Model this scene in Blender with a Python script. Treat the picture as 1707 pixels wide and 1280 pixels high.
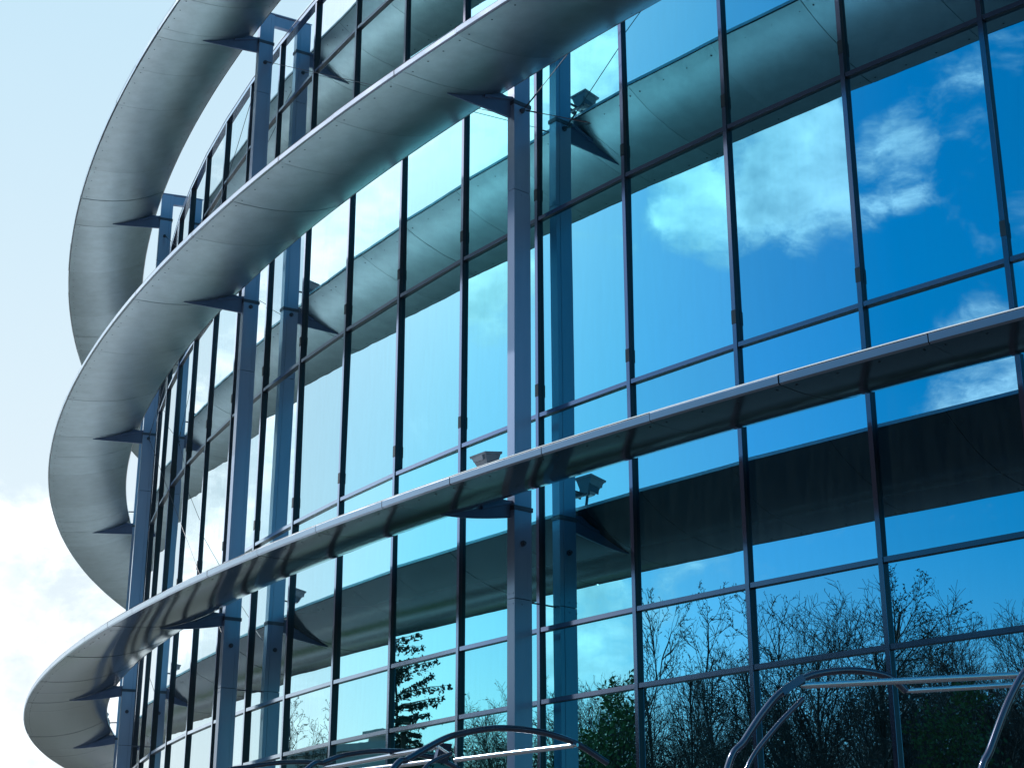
import bpy, bmesh, math, random
from mathutils import Vector, Matrix

scene = bpy.context.scene
for o in list(bpy.data.objects):
    bpy.data.objects.remove(o, do_unlink=True)
R = math.radians
EYE = 1.6                                   # camera height above the paving

# ------------------------------------------------------------------ camera
cd = bpy.data.cameras.new('camera')
cam = bpy.data.objects.new('camera', cd)
scene.collection.objects.link(cam)
cam.location = (0, 0, EYE)
cam.rotation_euler = (R(90 + 19.4486), 0, 0)
cd.sensor_width = 36
cd.lens = 2667.6 / 1707 * 36
cd.clip_start = 0.1
cd.clip_end = 6000
scene.camera = cam

# ------------------------------------------------------------------ world, sun, exposure
SUN_AZ, SUN_EL = 155.5, 40.0
sdir = Vector((math.cos(R(SUN_AZ)) * math.cos(R(SUN_EL)), math.sin(R(SUN_AZ)) * math.cos(R(SUN_EL)), math.sin(R(SUN_EL))))
world = bpy.data.worlds.new('World')
scene.world = world
world.use_nodes = True
wn, wl = world.node_tree.nodes, world.node_tree.links
wn.clear()
def N(nodes, typ, **kw):
    n = nodes.new(typ)
    for k, v in kw.items():
        setattr(n, k, v)
    return n
wout = N(wn, 'ShaderNodeOutputWorld')
sky = N(wn, 'ShaderNodeTexSky', sky_type='NISHITA', sun_disc=False)
sky.sun_elevation = R(SUN_EL)
sky.sun_rotation = R(90 - SUN_AZ)
sky.air_density = 1.0
sky.dust_density = 1.2
sky.ozone_density = 2.2
bg = N(wn, 'ShaderNodeBackground'); bg.inputs['Strength'].default_value = 0.13
cbg = N(wn, 'ShaderNodeBackground'); cbg.inputs['Color'].default_value = (0.93, 0.97, 1.0, 1); cbg.inputs['Strength'].default_value = 1.75
mix = N(wn, 'ShaderNodeMixShader')
tc = N(wn, 'ShaderNodeTexCoord')
def wmath(op, a, b=None, c=None, clamp=False):
    n = N(wn, 'ShaderNodeMath', operation=op, use_clamp=clamp)
    for i, v in enumerate((a, b, c)):
        if v is None: continue
        if isinstance(v, (int, float)): n.inputs[i].default_value = v
        else: wl.new(v, n.inputs[i])
    return n.outputs[0]
def wnoise(scale, detail, rough=0.55, dist=0.0, sx=(1, 1, 1), off=(0, 0, 0)):
    m = N(wn, 'ShaderNodeMapping'); m.inputs['Scale'].default_value = sx; m.inputs['Location'].default_value = off
    wl.new(tc.outputs['Generated'], m.inputs[0])
    n = N(wn, 'ShaderNodeTexNoise'); n.inputs['Scale'].default_value = scale; n.inputs['Detail'].default_value = detail
    n.inputs['Roughness'].default_value = rough; n.inputs['Distortion'].default_value = dist
    wl.new(m.outputs[0], n.inputs['Vector'])
    return n.outputs[0]
def bump_at(az, el, width, amp):
    d = (math.cos(R(az)) * math.cos(R(el)), math.sin(R(az)) * math.cos(R(el)), math.sin(R(el)))
    vm = N(wn, 'ShaderNodeVectorMath', operation='DOT_PRODUCT'); vm.inputs[1].default_value = d
    wl.new(tc.outputs['Generated'], vm.inputs[0])
    mr = N(wn, 'ShaderNodeMapRange', interpolation_type='SMOOTHSTEP')
    mr.inputs['From Min'].default_value = math.cos(R(width)); mr.inputs['From Max'].default_value = 1.0
    mr.inputs['To Max'].default_value = amp
    wl.new(vm.outputs['Value'], mr.inputs[0])
    return mr.outputs[0]
n1 = wnoise(9.0, 10, 0.62, 0.25, (1, 1, 1.7))
acc = None
CLOUDS = ((-177.6, 26.3, 3.6, 1.0), (-173.0, 26.6, 4.0, 0.55), (-169.5, 25.8, 4.2, 0.55), (-164.0, 26.4, 2.6, 0.55), (-161.3, 28.8, 3.6, 0.42), (-161.0, 19.2, 3.6, 0.72), (-173, 18, 5, -0.3), (-163, 23.0, 2.4, -0.30), (-179, 20, 6, -0.3),
          (172.0, 31.3, 4.5, 0.8), (173.5, 25.5, 2.5, 0.2), (173.3, 10.3, 4.2, 0.7), (180, 12.2, 2.4, 0.3), (165, 28.6, 4.2, 0.9), (165.3, 22.8, 2.8, 0.85), (168, 18.5, 4, -0.3), (165.3, 14.4, 2.8, 0.35),
          (158.0, 29, 4.5, 0.7), (152, 27, 5.5, 0.8), (146.7, 26, 6, 0.8), (146.6, 12.5, 3.2, 0.35), (152, 13.4, 3.0, 0.35), (138, 22, 9, 0.40), (129, 16, 9, 0.40),
          (106.5, 9.5, 8, 0.62), (110, 15.5, 4.5, 0.45), (111, 20, 3.5, 0.25), (104, 21, 9, -0.45), (108, 29, 7, -0.6), (99, 27, 9, -0.5), (-120, 35, 25, 0.2), (60, 25, 30, 0.2), (0, 30, 30, 0.2), (-60, 20, 30, 0.2))
for az, el, w, a in CLOUDS:
    b = bump_at(az, el, w, a)
    acc = b if acc is None else wmath('ADD', acc, b)
dens = wmath('ADD', wmath('MULTIPLY_ADD', n1, 2.8, -1.02), acc)
mr = N(wn, 'ShaderNodeMapRange', interpolation_type='SMOOTHSTEP')
mr.inputs['From Min'].default_value = 0.55; mr.inputs['From Max'].default_value = 1.15
wl.new(dens, mr.inputs[0])
# thin high veil that brightens the northern part of the sky
vd = N(wn, 'ShaderNodeVectorMath', operation='DOT_PRODUCT')
vd.inputs[1].default_value = (math.cos(R(104)), math.sin(R(104)), 0.15)
wl.new(tc.outputs['Generated'], vd.inputs[0])
vr = N(wn, 'ShaderNodeMapRange', interpolation_type='SMOOTHSTEP')
vr.inputs['From Min'].default_value = 0.42; vr.inputs['From Max'].default_value = 0.96; vr.inputs['To Max'].default_value = 1.05
wl.new(vd.outputs['Value'], vr.inputs[0])
veil = wmath('MULTIPLY', vr.outputs[0], wmath('MULTIPLY_ADD', wnoise(2.2, 4, 0.5, 0.2, (1, 1, 1.6), (3, 1, 0)), 0.35, 0.80))
fac = wmath('MAXIMUM', wmath('MULTIPLY', mr.outputs[0], 0.93), veil, clamp=True)
wl.new(fac, mix.inputs[0])
hs = N(wn, 'ShaderNodeHueSaturation'); hs.inputs['Saturation'].default_value = 2.0; hs.inputs['Hue'].default_value = 0.474; hs.inputs['Value'].default_value = 1.0
wl.new(sky.outputs[0], hs.inputs['Color']); wl.new(hs.outputs[0], bg.inputs['Color'])
# clouds: slightly blue where the veil is thin, white in the cores
ccol = N(wn, 'ShaderNodeMix', data_type='RGBA')
sxyz = N(wn, 'ShaderNodeSeparateXYZ'); wl.new(tc.outputs['Generated'], sxyz.inputs[0])
vcol = N(wn, 'ShaderNodeValToRGB'); vcol.color_ramp.elements[0].position = 0.10; vcol.color_ramp.elements[1].position = 0.52
vcol.color_ramp.elements[0].color = (0.50, 0.545, 0.572, 1); vcol.color_ramp.elements[1].color = (0.335, 0.465, 0.55, 1)
wl.new(sxyz.outputs['Z'], vcol.inputs[0]); wl.new(vcol.outputs[0], ccol.inputs[6]); ccol.inputs[7].default_value = (0.93, 0.97, 1.0, 1)
cvar = wnoise(16.0, 6, 0.55, 0.2, (1, 1, 1.5), (5, 2, 1)); wl.new(wmath('MULTIPLY', mr.outputs[0], wmath('MULTIPLY_ADD', cvar, 3.2, -0.95, True)), ccol.inputs[0]); wl.new(ccol.outputs[2], cbg.inputs['Color'])
wl.new(bg.outputs[0], mix.inputs[1]); wl.new(cbg.outputs[0], mix.inputs[2])
wl.new(mix.outputs[0], wout.inputs['Surface'])

sl = bpy.data.lights.new('sun', 'SUN'); sl.energy = 4.4; sl.angle = R(0.53); sl.color = (1.0, 0.98, 0.95)
so = bpy.data.objects.new('sun', sl); scene.collection.objects.link(so)
so.rotation_euler = (-sdir).to_track_quat('-Z', 'Y').to_euler()

vs = scene.view_settings
scene.display_settings.display_device = 'sRGB'
vs.view_transform = 'Standard'; vs.look = 'None'; vs.gamma = 1.0; vs.use_curve_mapping = False
vs.exposure = 0.0
scene.render.engine = 'CYCLES'
scene.cycles.max_bounces = 10
scene.cycles.glossy_bounces = 6
scene.cycles.transparent_max_bounces = 12
scene.cycles.blur_glossy = 0.3

# ------------------------------------------------------------------ helpers
col = scene.collection
def link(o, parent=None):
    col.objects.link(o)
    if parent is not None: o.parent = parent
    return o
def tag(o, label=None, cat=None, group=None, kind=None):
    if label: o['label'] = label
    if cat: o['category'] = cat
    if group: o['group'] = group
    if kind: o['kind'] = kind
    return o
def empty(name, loc=(0, 0, 0), parent=None):
    o = bpy.data.objects.new(name, None); o.location = loc
    o.empty_display_size = 0.2
    return link(o, parent)
class MB:
    def __init__(s): s.v = []; s.f = []; s.m = []; s.mi = 0
    def vert(s, p): s.v.append(tuple(p)); return len(s.v) - 1
    def face(s, idx): s.f.append(tuple(idx)); s.m.append(s.mi)
    def hexa(s, p):            # 8 points: bottom 4 ccw, top 4 ccw
        b = len(s.v); s.v += [tuple(q) for q in p]
        for q in ((3, 2, 1, 0), (4, 5, 6, 7), (0, 1, 5, 4), (1, 2, 6, 5), (2, 3, 7, 6), (3, 0, 4, 7)):
            s.face([b + i for i in q])
    def box(s, x0, x1, y0, y1, z0, z1):
        s.hexa([(x0, y0, z0), (x1, y0, z0), (x1, y1, z0), (x0, y1, z0), (x0, y0, z1), (x1, y0, z1), (x1, y1, z1), (x0, y1, z1)])
    def tube(s, pts, r, n=8, cap=True):
        pts = [Vector(p) for p in pts]
        rr = r if isinstance(r, (list, tuple)) else [r] * len(pts)
        rings = []; prev = None
        for i, p in enumerate(pts):
            t = (pts[min(i + 1, len(pts) - 1)] - pts[max(i - 1, 0)]).normalized()
            if prev is None:
                a = t.orthogonal().normalized()
            else:
                a = (prev - t * prev.dot(t)).normalized()
            prev = a; b = t.cross(a)
            base = len(s.v)
            for k in range(n):
                an = 2 * math.pi * k / n
                s.v.append(tuple(p + (a * math.cos(an) + b * math.sin(an)) * rr[i]))
            rings.append(base)
        for i in range(len(rings) - 1):
            for k in range(n):
                k2 = (k + 1) % n
                s.face((rings[i] + k, rings[i] + k2, rings[i + 1] + k2, rings[i + 1] + k))
        if cap:
            s.face([rings[0] + k for k in reversed(range(n))]); s.face([rings[-1] + k for k in range(n)])
    def build(s, name, mats, parent=None, smooth=False, origin=None, fix=True):
        me = bpy.data.meshes.new(name)
        vv = s.v
        if origin is not None:
            vv = [(x - origin[0], y - origin[1], z - origin[2]) for x, y, z in s.v]
        me.from_pydata(vv, [], s.f)
        for m in (mats if isinstance(mats, (list, tuple)) else [mats]): me.materials.append(m)
        me.polygons.foreach_set('material_index', s.m)
        if smooth is not False:
            me.polygons.foreach_set('use_smooth', [True] * len(s.f))
        if fix:
            bm = bmesh.new(); bm.from_mesh(me); bmesh.ops.recalc_face_normals(bm, faces=bm.faces); bm.to_mesh(me); bm.free()
        me.update()
        if smooth is not False and smooth is not True:
            me.set_sharp_from_angle(angle=R(smooth))
        o = bpy.data.objects.new(name, me)
        if origin is not None: o.location = origin
        return link(o, parent)

# ------------------------------------------------------------------ materials
def mat(name):
    m = bpy.data.materials.new(name); m.use_nodes = True
    nt = m.node_tree
    return m, nt.nodes, nt.links, nt.nodes['Principled BSDF']
def nz(nodes, links, scale, detail=4, rough=0.55, coord='Object', sc=(1, 1, 1)):
    t = N(nodes, 'ShaderNodeTexCoord'); mp = N(nodes, 'ShaderNodeMapping'); mp.inputs['Scale'].default_value = sc
    links.new(t.outputs[coord], mp.inputs[0])
    n = N(nodes, 'ShaderNodeTexNoise'); n.inputs['Scale'].default_value = scale; n.inputs['Detail'].default_value = detail
    n.inputs['Roughness'].default_value = rough
    links.new(mp.outputs[0], n.inputs['Vector'])
    return n.outputs[0]
def ramp(nodes, links, src, c0, c1, p0=0.3, p1=0.7):
    r = N(nodes, 'ShaderNodeValToRGB')
    r.color_ramp.elements[0].position = p0; r.color_ramp.elements[1].position = p1
    r.color_ramp.elements[0].color = (*c0, 1); r.color_ramp.elements[1].color = (*c1, 1)
    links.new(src, r.inputs[0]); return r.outputs[0]
def simple(name, c0, c1, rough=0.5, metal=0.0, scale=3.0, bump=0.0, coat=0.0, coat_rough=0.05, sc=(1, 1, 1), detail=5, r2=None):
    m, n, l, b = mat(name)
    s = nz(n, l, scale, detail, 0.6, 'Object', sc)
    l.new(ramp(n, l, s, c0, c1), b.inputs['Base Color'])
    b.inputs['Roughness'].default_value = rough; b.inputs['Metallic'].default_value = metal
    if r2 is not None:
        mr_ = N(n, 'ShaderNodeMapRange'); mr_.inputs['To Min'].default_value = rough; mr_.inputs['To Max'].default_value = r2
        l.new(s, mr_.inputs[0]); l.new(mr_.outputs[0], b.inputs['Roughness'])
    b.inputs['Coat Weight'].default_value = coat; b.inputs['Coat Roughness'].default_value = coat_rough
    if bump:
        bp = N(n, 'ShaderNodeBump'); bp.inputs['Strength'].default_value = bump; bp.inputs['Distance'].default_value = 0.02
        l.new(s, bp.inputs['Height']); l.new(bp.outputs[0], b.inputs['Normal'])
    return m
# mirror-coated glass: tinted reflection, whiter at grazing angles, faint view inside
def glass_mat():
    m = bpy.data.materials.new('coated_glass'); m.use_nodes = True
    n, l = m.node_tree.nodes, m.node_tree.links
    n.clear()
    out = N(n, 'ShaderNodeOutputMaterial')
    gl = N(n, 'ShaderNodeBsdfGlossy'); gl.inputs['Roughness'].default_value = 0.0
    tr = N(n, 'ShaderNodeBsdfTransparent'); tr.inputs['Color'].default_value = (0.16, 0.38, 0.50, 1)
    mx = N(n, 'ShaderNodeMixShader')
    lw = N(n, 'ShaderNodeLayerWeight'); lw.inputs['Blend'].default_value = 0.5     # Facing = 1 - cos
    cr = N(n, 'ShaderNodeValToRGB')
    e = cr.color_ramp.elements
    e[0].position = 0.10; e[0].color = (0.27, 0.57, 0.80, 1)
    e[1].position = 0.92; e[1].color = (0.98, 1.0, 1.0, 1)
    for p_, c_ in ((0.24, (0.25, 0.63, 0.86, 1)), (0.34, (0.23, 0.73, 0.86, 1)), (0.46, (0.33, 0.82, 0.90, 1)), (0.66, (0.80, 0.95, 0.98, 1))):
        q_ = e.new(p_); q_.color = c_
    l.new(lw.outputs['Facing'], cr.inputs[0]); oi0 = N(n, 'ShaderNodeObjectInfo'); pv = N(n, 'ShaderNodeMapRange'); pv.inputs['To Min'].default_value = 0.90; pv.inputs['To Max'].default_value = 1.05
    l.new(oi0.outputs['Random'], pv.inputs[0]); vs_ = N(n, 'ShaderNodeVectorMath', operation='SCALE'); l.new(cr.outputs[0], vs_.inputs[0]); l.new(pv.outputs[0], vs_.inputs['Scale']); l.new(vs_.outputs[0], gl.inputs['Color'])
    fr = N(n, 'ShaderNodeMapRange'); fr.inputs['To Min'].default_value = 0.84; fr.inputs['To Max'].default_value = 1.0
    fr.inputs['From Min'].default_value = 0.1; fr.inputs['From Max'].default_value = 0.95
    l.new(lw.outputs['Facing'], fr.inputs[0]); l.new(fr.outputs[0], mx.inputs[0])
    # slight roller-wave of the toughened panes
    t = N(n, 'ShaderNodeTexCoord'); mp = N(n, 'ShaderNodeMapping'); mp.inputs['Scale'].default_value = (1, 1, 0.5)
    l.new(t.outputs['Object'], mp.inputs[0])
    oi = N(n, 'ShaderNodeObjectInfo')
    av = N(n, 'ShaderNodeVectorMath', operation='ADD'); l.new(mp.outputs[0], av.inputs[0])
    cx_ = N(n, 'ShaderNodeMath', operation='MULTIPLY'); cx_.inputs[1].default_value = 37.0; l.new(oi.outputs['Random'], cx_.inputs[0])
    l.new(cx_.outputs[0], av.inputs[1])
    no = N(n, 'ShaderNodeTexNoise'); no.inputs['Scale'].default_value = 0.9; no.inputs['Detail'].default_value = 2.0
    l.new(av.outputs[0], no.inputs['Vector'])
    bp = N(n, 'ShaderNodeBump'); bp.inputs['Strength'].default_value = 0.5; bp.inputs['Distance'].default_value = 0.0042
    l.new(no.outputs[0], bp.inputs['Height']); l.new(bp.outputs[0], gl.inputs['Normal'])
    # a dusty film
    df = N(n, 'ShaderNodeBsdfDiffuse'); df.inputs['Color'].default_value = (0.14, 0.26, 0.28, 1)
    n2 = N(n, 'ShaderNodeTexNoise'); n2.inputs['Scale'].default_value = 14.0; n2.inputs['Detail'].default_value = 6.0
    mp2 = N(n, 'ShaderNodeMapping'); mp2.inputs['Scale'].default_value = (1, 1, 0.12); l.new(t.outputs['Object'], mp2.inputs[0]); l.new(mp2.outputs[0], n2.inputs['Vector'])
    dm = N(n, 'ShaderNodeMapRange'); dm.inputs['From Min'].default_value = 0.35; dm.inputs['From Max'].default_value = 0.75
    dm.inputs['To Min'].default_value = 0.008; dm.inputs['To Max'].default_value = 0.04; l.new(n2.outputs[0], dm.inputs[0])
    m2 = N(n, 'ShaderNodeMixShader'); l.new(dm.outputs[0], m2.inputs[0])
    l.new(tr.outputs[0], mx.inputs[1]); l.new(gl.outputs[0], mx.inputs[2])
    l.new(mx.outputs[0], m2.inputs[1]); l.new(df.outputs[0], m2.inputs[2])
    l.new(m2.outputs[0], out.inputs['Surface'])
    return m
M = {}
M['glass'] = glass_mat()
M['mullion'] = simple('dark_aluminium', (0.010, 0.014, 0.024), (0.016, 0.021, 0.034), 0.40, 0.1, 2.5, coat=0.15, coat_rough=0.2)
def face_mat(name, dif, c0, c1, c2, rough):
    m = bpy.data.materials.new(name); m.use_nodes = True
    n, l = m.node_tree.nodes, m.node_tree.links; n.clear()
    out = N(n, 'ShaderNodeOutputMaterial'); g = N(n, 'ShaderNodeBsdfGlossy'); d = N(n, 'ShaderNodeBsdfDiffuse'); a = N(n, 'ShaderNodeAddShader')
    lw = N(n, 'ShaderNodeLayerWeight'); lw.inputs['Blend'].default_value = 0.5
    cr = N(n, 'ShaderNodeValToRGB'); e = cr.color_ramp.elements
    e[0].position = 0.12; e[0].color = (*c0, 1); e[1].position = 0.75; e[1].color = (*c2, 1); x = e.new(0.40); x.color = (*c1, 1)
    l.new(lw.outputs['Facing'], cr.inputs[0]); l.new(cr.outputs[0], g.inputs['Color'])
    s_ = nz(n, l, 2.0, 5); mr_ = N(n, 'ShaderNodeMapRange'); mr_.inputs['To Min'].default_value = rough * 0.6; mr_.inputs['To Max'].default_value = rough * 1.5
    l.new(s_, mr_.inputs[0]); l.new(mr_.outputs[0], g.inputs['Roughness'])
    d.inputs['Color'].default_value = (*dif, 1)
    l.new(g.outputs[0], a.inputs[0]); l.new(d.outputs[0], a.inputs[1]); l.new(a.outputs[0], out.inputs['Surface'])
    return m
M['capface'] = face_mat('anodised_cap_face', (0.018, 0.021, 0.038), (0.055, 0.058, 0.085), (0.20, 0.23, 0.32), (0.78, 0.84, 0.92), 0.12)
M['column'] = simple('painted_steel_blue_grey', (0.21, 0.28, 0.43), (0.25, 0.32, 0.48), 0.30, 0.2, 1.2, coat=1.0, coat_rough=0.12, sc=(3, 3, 0.4))
M['joint'] = simple('dark_joint', (0.02, 0.03, 0.05), (0.03, 0.04, 0.06), 0.6)
M['collar'] = simple('collar_steel', (0.05, 0.06, 0.09), (0.08, 0.09, 0.12), 0.5, 0.2)
M['bracket'] = simple('bracket_steel', (0.08, 0.12, 0.22), (0.11, 0.15, 0.26), 0.45, 0.2, coat=0.2, coat_rough=0.2)
M['soffit'] = simple('satin_aluminium_cladding', (0.38, 0.45, 0.49), (0.44, 0.51, 0.55), 0.33, 1.0, 0.35, coat=0.15, coat_rough=0.15, r2=0.42, detail=3)
def per_sheet(m, amp):
    n, l = m.node_tree.nodes, m.node_tree.links; b = n['Principled BSDF']
    src = b.inputs['Base Color'].links[0].from_socket
    g = N(n, 'ShaderNodeNewGeometry'); mr_ = N(n, 'ShaderNodeMapRange'); mr_.inputs['To Min'].default_value = 1 - amp; mr_.inputs['To Max'].default_value = 1 + amp * 0.6
    l.new(g.outputs['Random Per Island'], mr_.inputs[0])
    st = nz(n, l, 3.0, 7, 0.65); sr = N(n, 'ShaderNodeMapRange'); sr.inputs['From Min'].default_value = 0.3; sr.inputs['From Max'].default_value = 0.75
    sr.inputs['To Min'].default_value = 1.04; sr.inputs['To Max'].default_value = 0.80; l.new(st, sr.inputs[0])
    mm = N(n, 'ShaderNodeMath', operation='MULTIPLY'); l.new(mr_.outputs[0], mm.inputs[0]); l.new(sr.outputs[0], mm.inputs[1])
    vm = N(n, 'ShaderNodeVectorMath', operation='SCALE'); l.new(src, vm.inputs[0]); l.new(mm.outputs[0], vm.inputs['Scale']); l.new(vm.outputs[0], b.inputs['Base Color'])
per_sheet(M['soffit'], 0.10)
M['soffit_low'] = simple('darkened_aluminium_cladding', (0.045, 0.056, 0.07), (0.065, 0.076, 0.09), 0.08, 0.35, 0.35, coat=0.0, coat_rough=0.05, bump=0.03, r2=0.16, detail=3)  # same cladding; dim reflections under the low ring painted as a darker base
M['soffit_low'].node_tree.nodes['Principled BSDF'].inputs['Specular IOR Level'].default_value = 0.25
M['trim'] = face_mat('edge_aluminium', (0.05, 0.06, 0.085), (0.10, 0.12, 0.17), (0.26, 0.30, 0.36), (0.70, 0.75, 0.80), 0.22)
M['topskin'] = simple('roof_sheet', (0.60, 0.64, 0.66), (0.70, 0.73, 0.74), 0.45, 0.3, 0.8)
M['rivet'] = simple('rivet_dark', (0.03, 0.05, 0.06), (0.05, 0.07, 0.08), 0.4, 0.6)
M['steel'] = simple('polished_steel', (0.60, 0.64, 0.72), (0.70, 0.73, 0.80), 0.12, 1.0, 4.0)
M['cable'] = simple('steel_cable', (0.04, 0.05, 0.07), (0.07, 0.08, 0.11), 0.5, 0.2, 8)
M['lampbody'] = simple('floodlight_casing', (0.15, 0.17, 0.21), (0.20, 0.22, 0.26), 0.45, 0.2, 5)
M['lampglass'] = simple('floodlight_glass', (0.5, 0.55, 0.6), (0.6, 0.65, 0.7), 0.05, 0.0, 5, coat=1.0)
M['slab'] = simple('interior_ceiling', (0.50, 0.52, 0.50), (0.58, 0.60, 0.57), 0.8, 0, 1.0)
M['inner'] = simple('interior_wall', (0.22, 0.24, 0.25), (0.30, 0.31, 0.31), 0.8, 0, 0.6)
M['blind'] = simple('roller_blind', (0.35, 0.42, 0.46), (0.42, 0.48, 0.52), 0.8, 0, 3, sc=(1, 1, 0.1))
M['render'] = simple('render_wall', (0.38, 0.37, 0.34), (0.46, 0.44, 0.40), 0.8, 0, 0.8)
M['concrete'] = simple('concrete_parapet', (0.30, 0.30, 0.29), (0.40, 0.39, 0.37), 0.85, 0, 1.2, bump=0.2)

# ------------------------------------------------------------------ the arc
CX, CY, R0 = 40.928, 54.025, 52.229
PH0, ST = R(-132.97152), R(2.0019089)
def P(m, dr, z):
    a = PH0 - ST * m
    return Vector((CX + (R0 + dr) * math.cos(a), CY + (R0 + dr) * math.sin(a), z + EYE))
def rad(m):
    a = PH0 - ST * m
    return Vector((math.cos(a), math.sin(a), 0))
def tan(m):                                  # direction of growing m
    a = PH0 - ST * m
    return Vector((math.sin(a), -math.cos(a), 0))
M_LO, M_HI = -12, 42
LV = [-1.45, 0.05, 3.05, 4.0, 7.0, 10.0, 12.93, 15.95, 17.54]

# ------------------------------------------------------------------ building
bld = empty('office_building', (CX, CY, 0))
tag(bld, 'curved glass office building with three silver sunshade rings and slim blue-grey columns', 'building')
BO = Vector((CX, CY, 0))
def local(o):                                 # geometry was made in world space, child of the building
    return o
def bpart(mb, name, mats, smooth=False, origin=None, parent=None, fix=True):
    """build a part at world coordinates under the building"""
    o = mb.build(name, mats, None, smooth, origin, fix)
    o.parent = parent or bld
    o.matrix_parent_inverse = Matrix.Translation(-BO)
    return o
def bsub(mb, name, mats, par, smooth=False, origin=None, fix=True):
    o = mb.build(name, mats, None, smooth, origin, fix)
    bpy.context.view_layer.update()
    o.parent = par
    o.matrix_parent_inverse = par.matrix_world.inverted()
    return o

# glass panes
rnd = random.Random(4)
GREC = 0.052                                   # glass sits back from the cap faces
ROWS = {1: (-1, 12), 2: (0, 15), 3: (-1, 16), 4: (-1, 16), 5: (-1, 13), 6: (5, 12), 7: (7, 14)}
def pane_mb(k, j, mb):
    a, b = P(k, 0, 0), P(k + 1, 0, 0)
    n = rad(k + 0.5); t = (b - a).normalized()
    z0, z1 = LV[j] + EYE, LV[j + 1] + EYE
    a = a + t * 0.012; b = b - t * 0.012
    a.z = b.z = 0
    s = rnd.gauss(0, 0.0045); q = rnd.gauss(0, 0.0024)      # tiny out-of-plumb of each pane
    w = (b - a).length / 2; h = (z1 - z0) / 2
    def pt(u, v, d):
        c = (a + b) / 2 + t * (u * (w)) + Vector((0, 0, (z0 + z1) / 2 + v * (h - 0.012)))
        return c + n * (d - GREC + u * w * s + v * h * q)
    mb.hexa([pt(-1, -1, 0), pt(1, -1, 0), pt(1, -1, -0.02), pt(-1, -1, -0.02), pt(-1, 1, 0), pt(1, 1, 0), pt(1, 1, -0.02), pt(-1, 1, -0.02)])
    return (a + b) / 2 + Vector((0, 0, (z0 + z1) / 2))
# single-sheet glazing: only the outer skin carries the mirror coat
rest = MB()
for j in range(len(LV) - 1):
    for k in range(M_LO, M_HI):
        if j in ROWS and ROWS[j][0] <= k <= ROWS[j][1]:
            mb = MB(); c = pane_mb(k, j, mb)
            bpart(mb, 'glass_pane', M['glass'], origin=c)
        else:
            pane_mb(k, j, rest)
o = bpart(rest, 'glass_pane', M['glass'], origin=P(20, 0, 5)); o['kind'] = 'stuff'

# mullions: an outer cap bar proud of the glass with sleeves at the joints
def mullion_mb(m, mb):
    n, t = rad(m), tan(m)
    def bar(w, d0, d1, z0, z1):
        p = P(m, 0, 0); p.z = 0
        pts = []
        for z in (z0 + EYE, z1 + EYE):
            for (u, d) in ((-w / 2, d1), (w / 2, d1), (w / 2, d0), (-w / 2, d0)):
                pts.append(p + t * u + n * d + Vector((0, 0, z)))
        mb.hexa(pts)
    bar(0.062, -0.16, -0.004, -1.6, 17.50)
    mb.mi = 1
    bar(0.058, -0.0035, 0.006, -1.6, 17.50)
    mb.mi = 0
    for zz in (7.28, 10.30):
        bar(0.068, -0.05, 0.010, zz, zz + 0.18)
rest = MB()
for m in range(M_LO, M_HI + 1):
    if -1 <= m <= 20:
        mb = MB(); mullion_mb(m, mb); bpart(mb, 'mullion', [M['mullion'], M['capface']], origin=P(m, 0, 0))
    else: mullion_mb(m, rest)
o = bpart(rest, 'mullion', [M['mullion'], M['capface']], origin=P(20, 0, 0)); o['kind'] = 'stuff'

# transoms follow the facets, cut between the mullions
def arc_bar(mb, z0, z1, d0, d1, lo=M_LO, hi=M_HI, gap=0.034):
    for k in range(lo, hi):
        a, b = P(k, 0, 0), P(k + 1, 0, 0); t = (b - a).normalized(); n = rad(k + 0.5)
        a = a + t * gap; b = b - t * gap; a.z = b.z = 0
        pts = []
        for z in (z0 + EYE, z1 + EYE):
            for (p, d) in ((a, d1), (b, d1), (b, d0), (a, d0)):
                pts.append(p + n * d + Vector((0, 0, z)))
        mb.hexa(pts)
for zz in LV[:-1]:
    mb = MB(); arc_bar(mb, zz - 0.032, zz + 0.032, -0.15, -0.014); mb.mi = 1; arc_bar(mb, zz - 0.029, zz + 0.029, -0.0135, -0.006)
    bpart(mb, 'transom', [M['mullion'], M['capface']], origin=P(8, 0, zz))
# parapet: two stacked dark rails with a bright coping
mb = MB()
arc_bar(mb, 17.505, 17.60, -0.16, 0.012, gap=0.0)
bpart(mb, 'parapet_rail', M['capface'], origin=P(8, 0, 17.5))
mb = MB(); arc_bar(mb, 17.602, 17.618, -0.30, 0.022, gap=0.0); bpart(mb, 'parapet_coping', M['trim'], origin=P(8, 0, 17.7))

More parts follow.
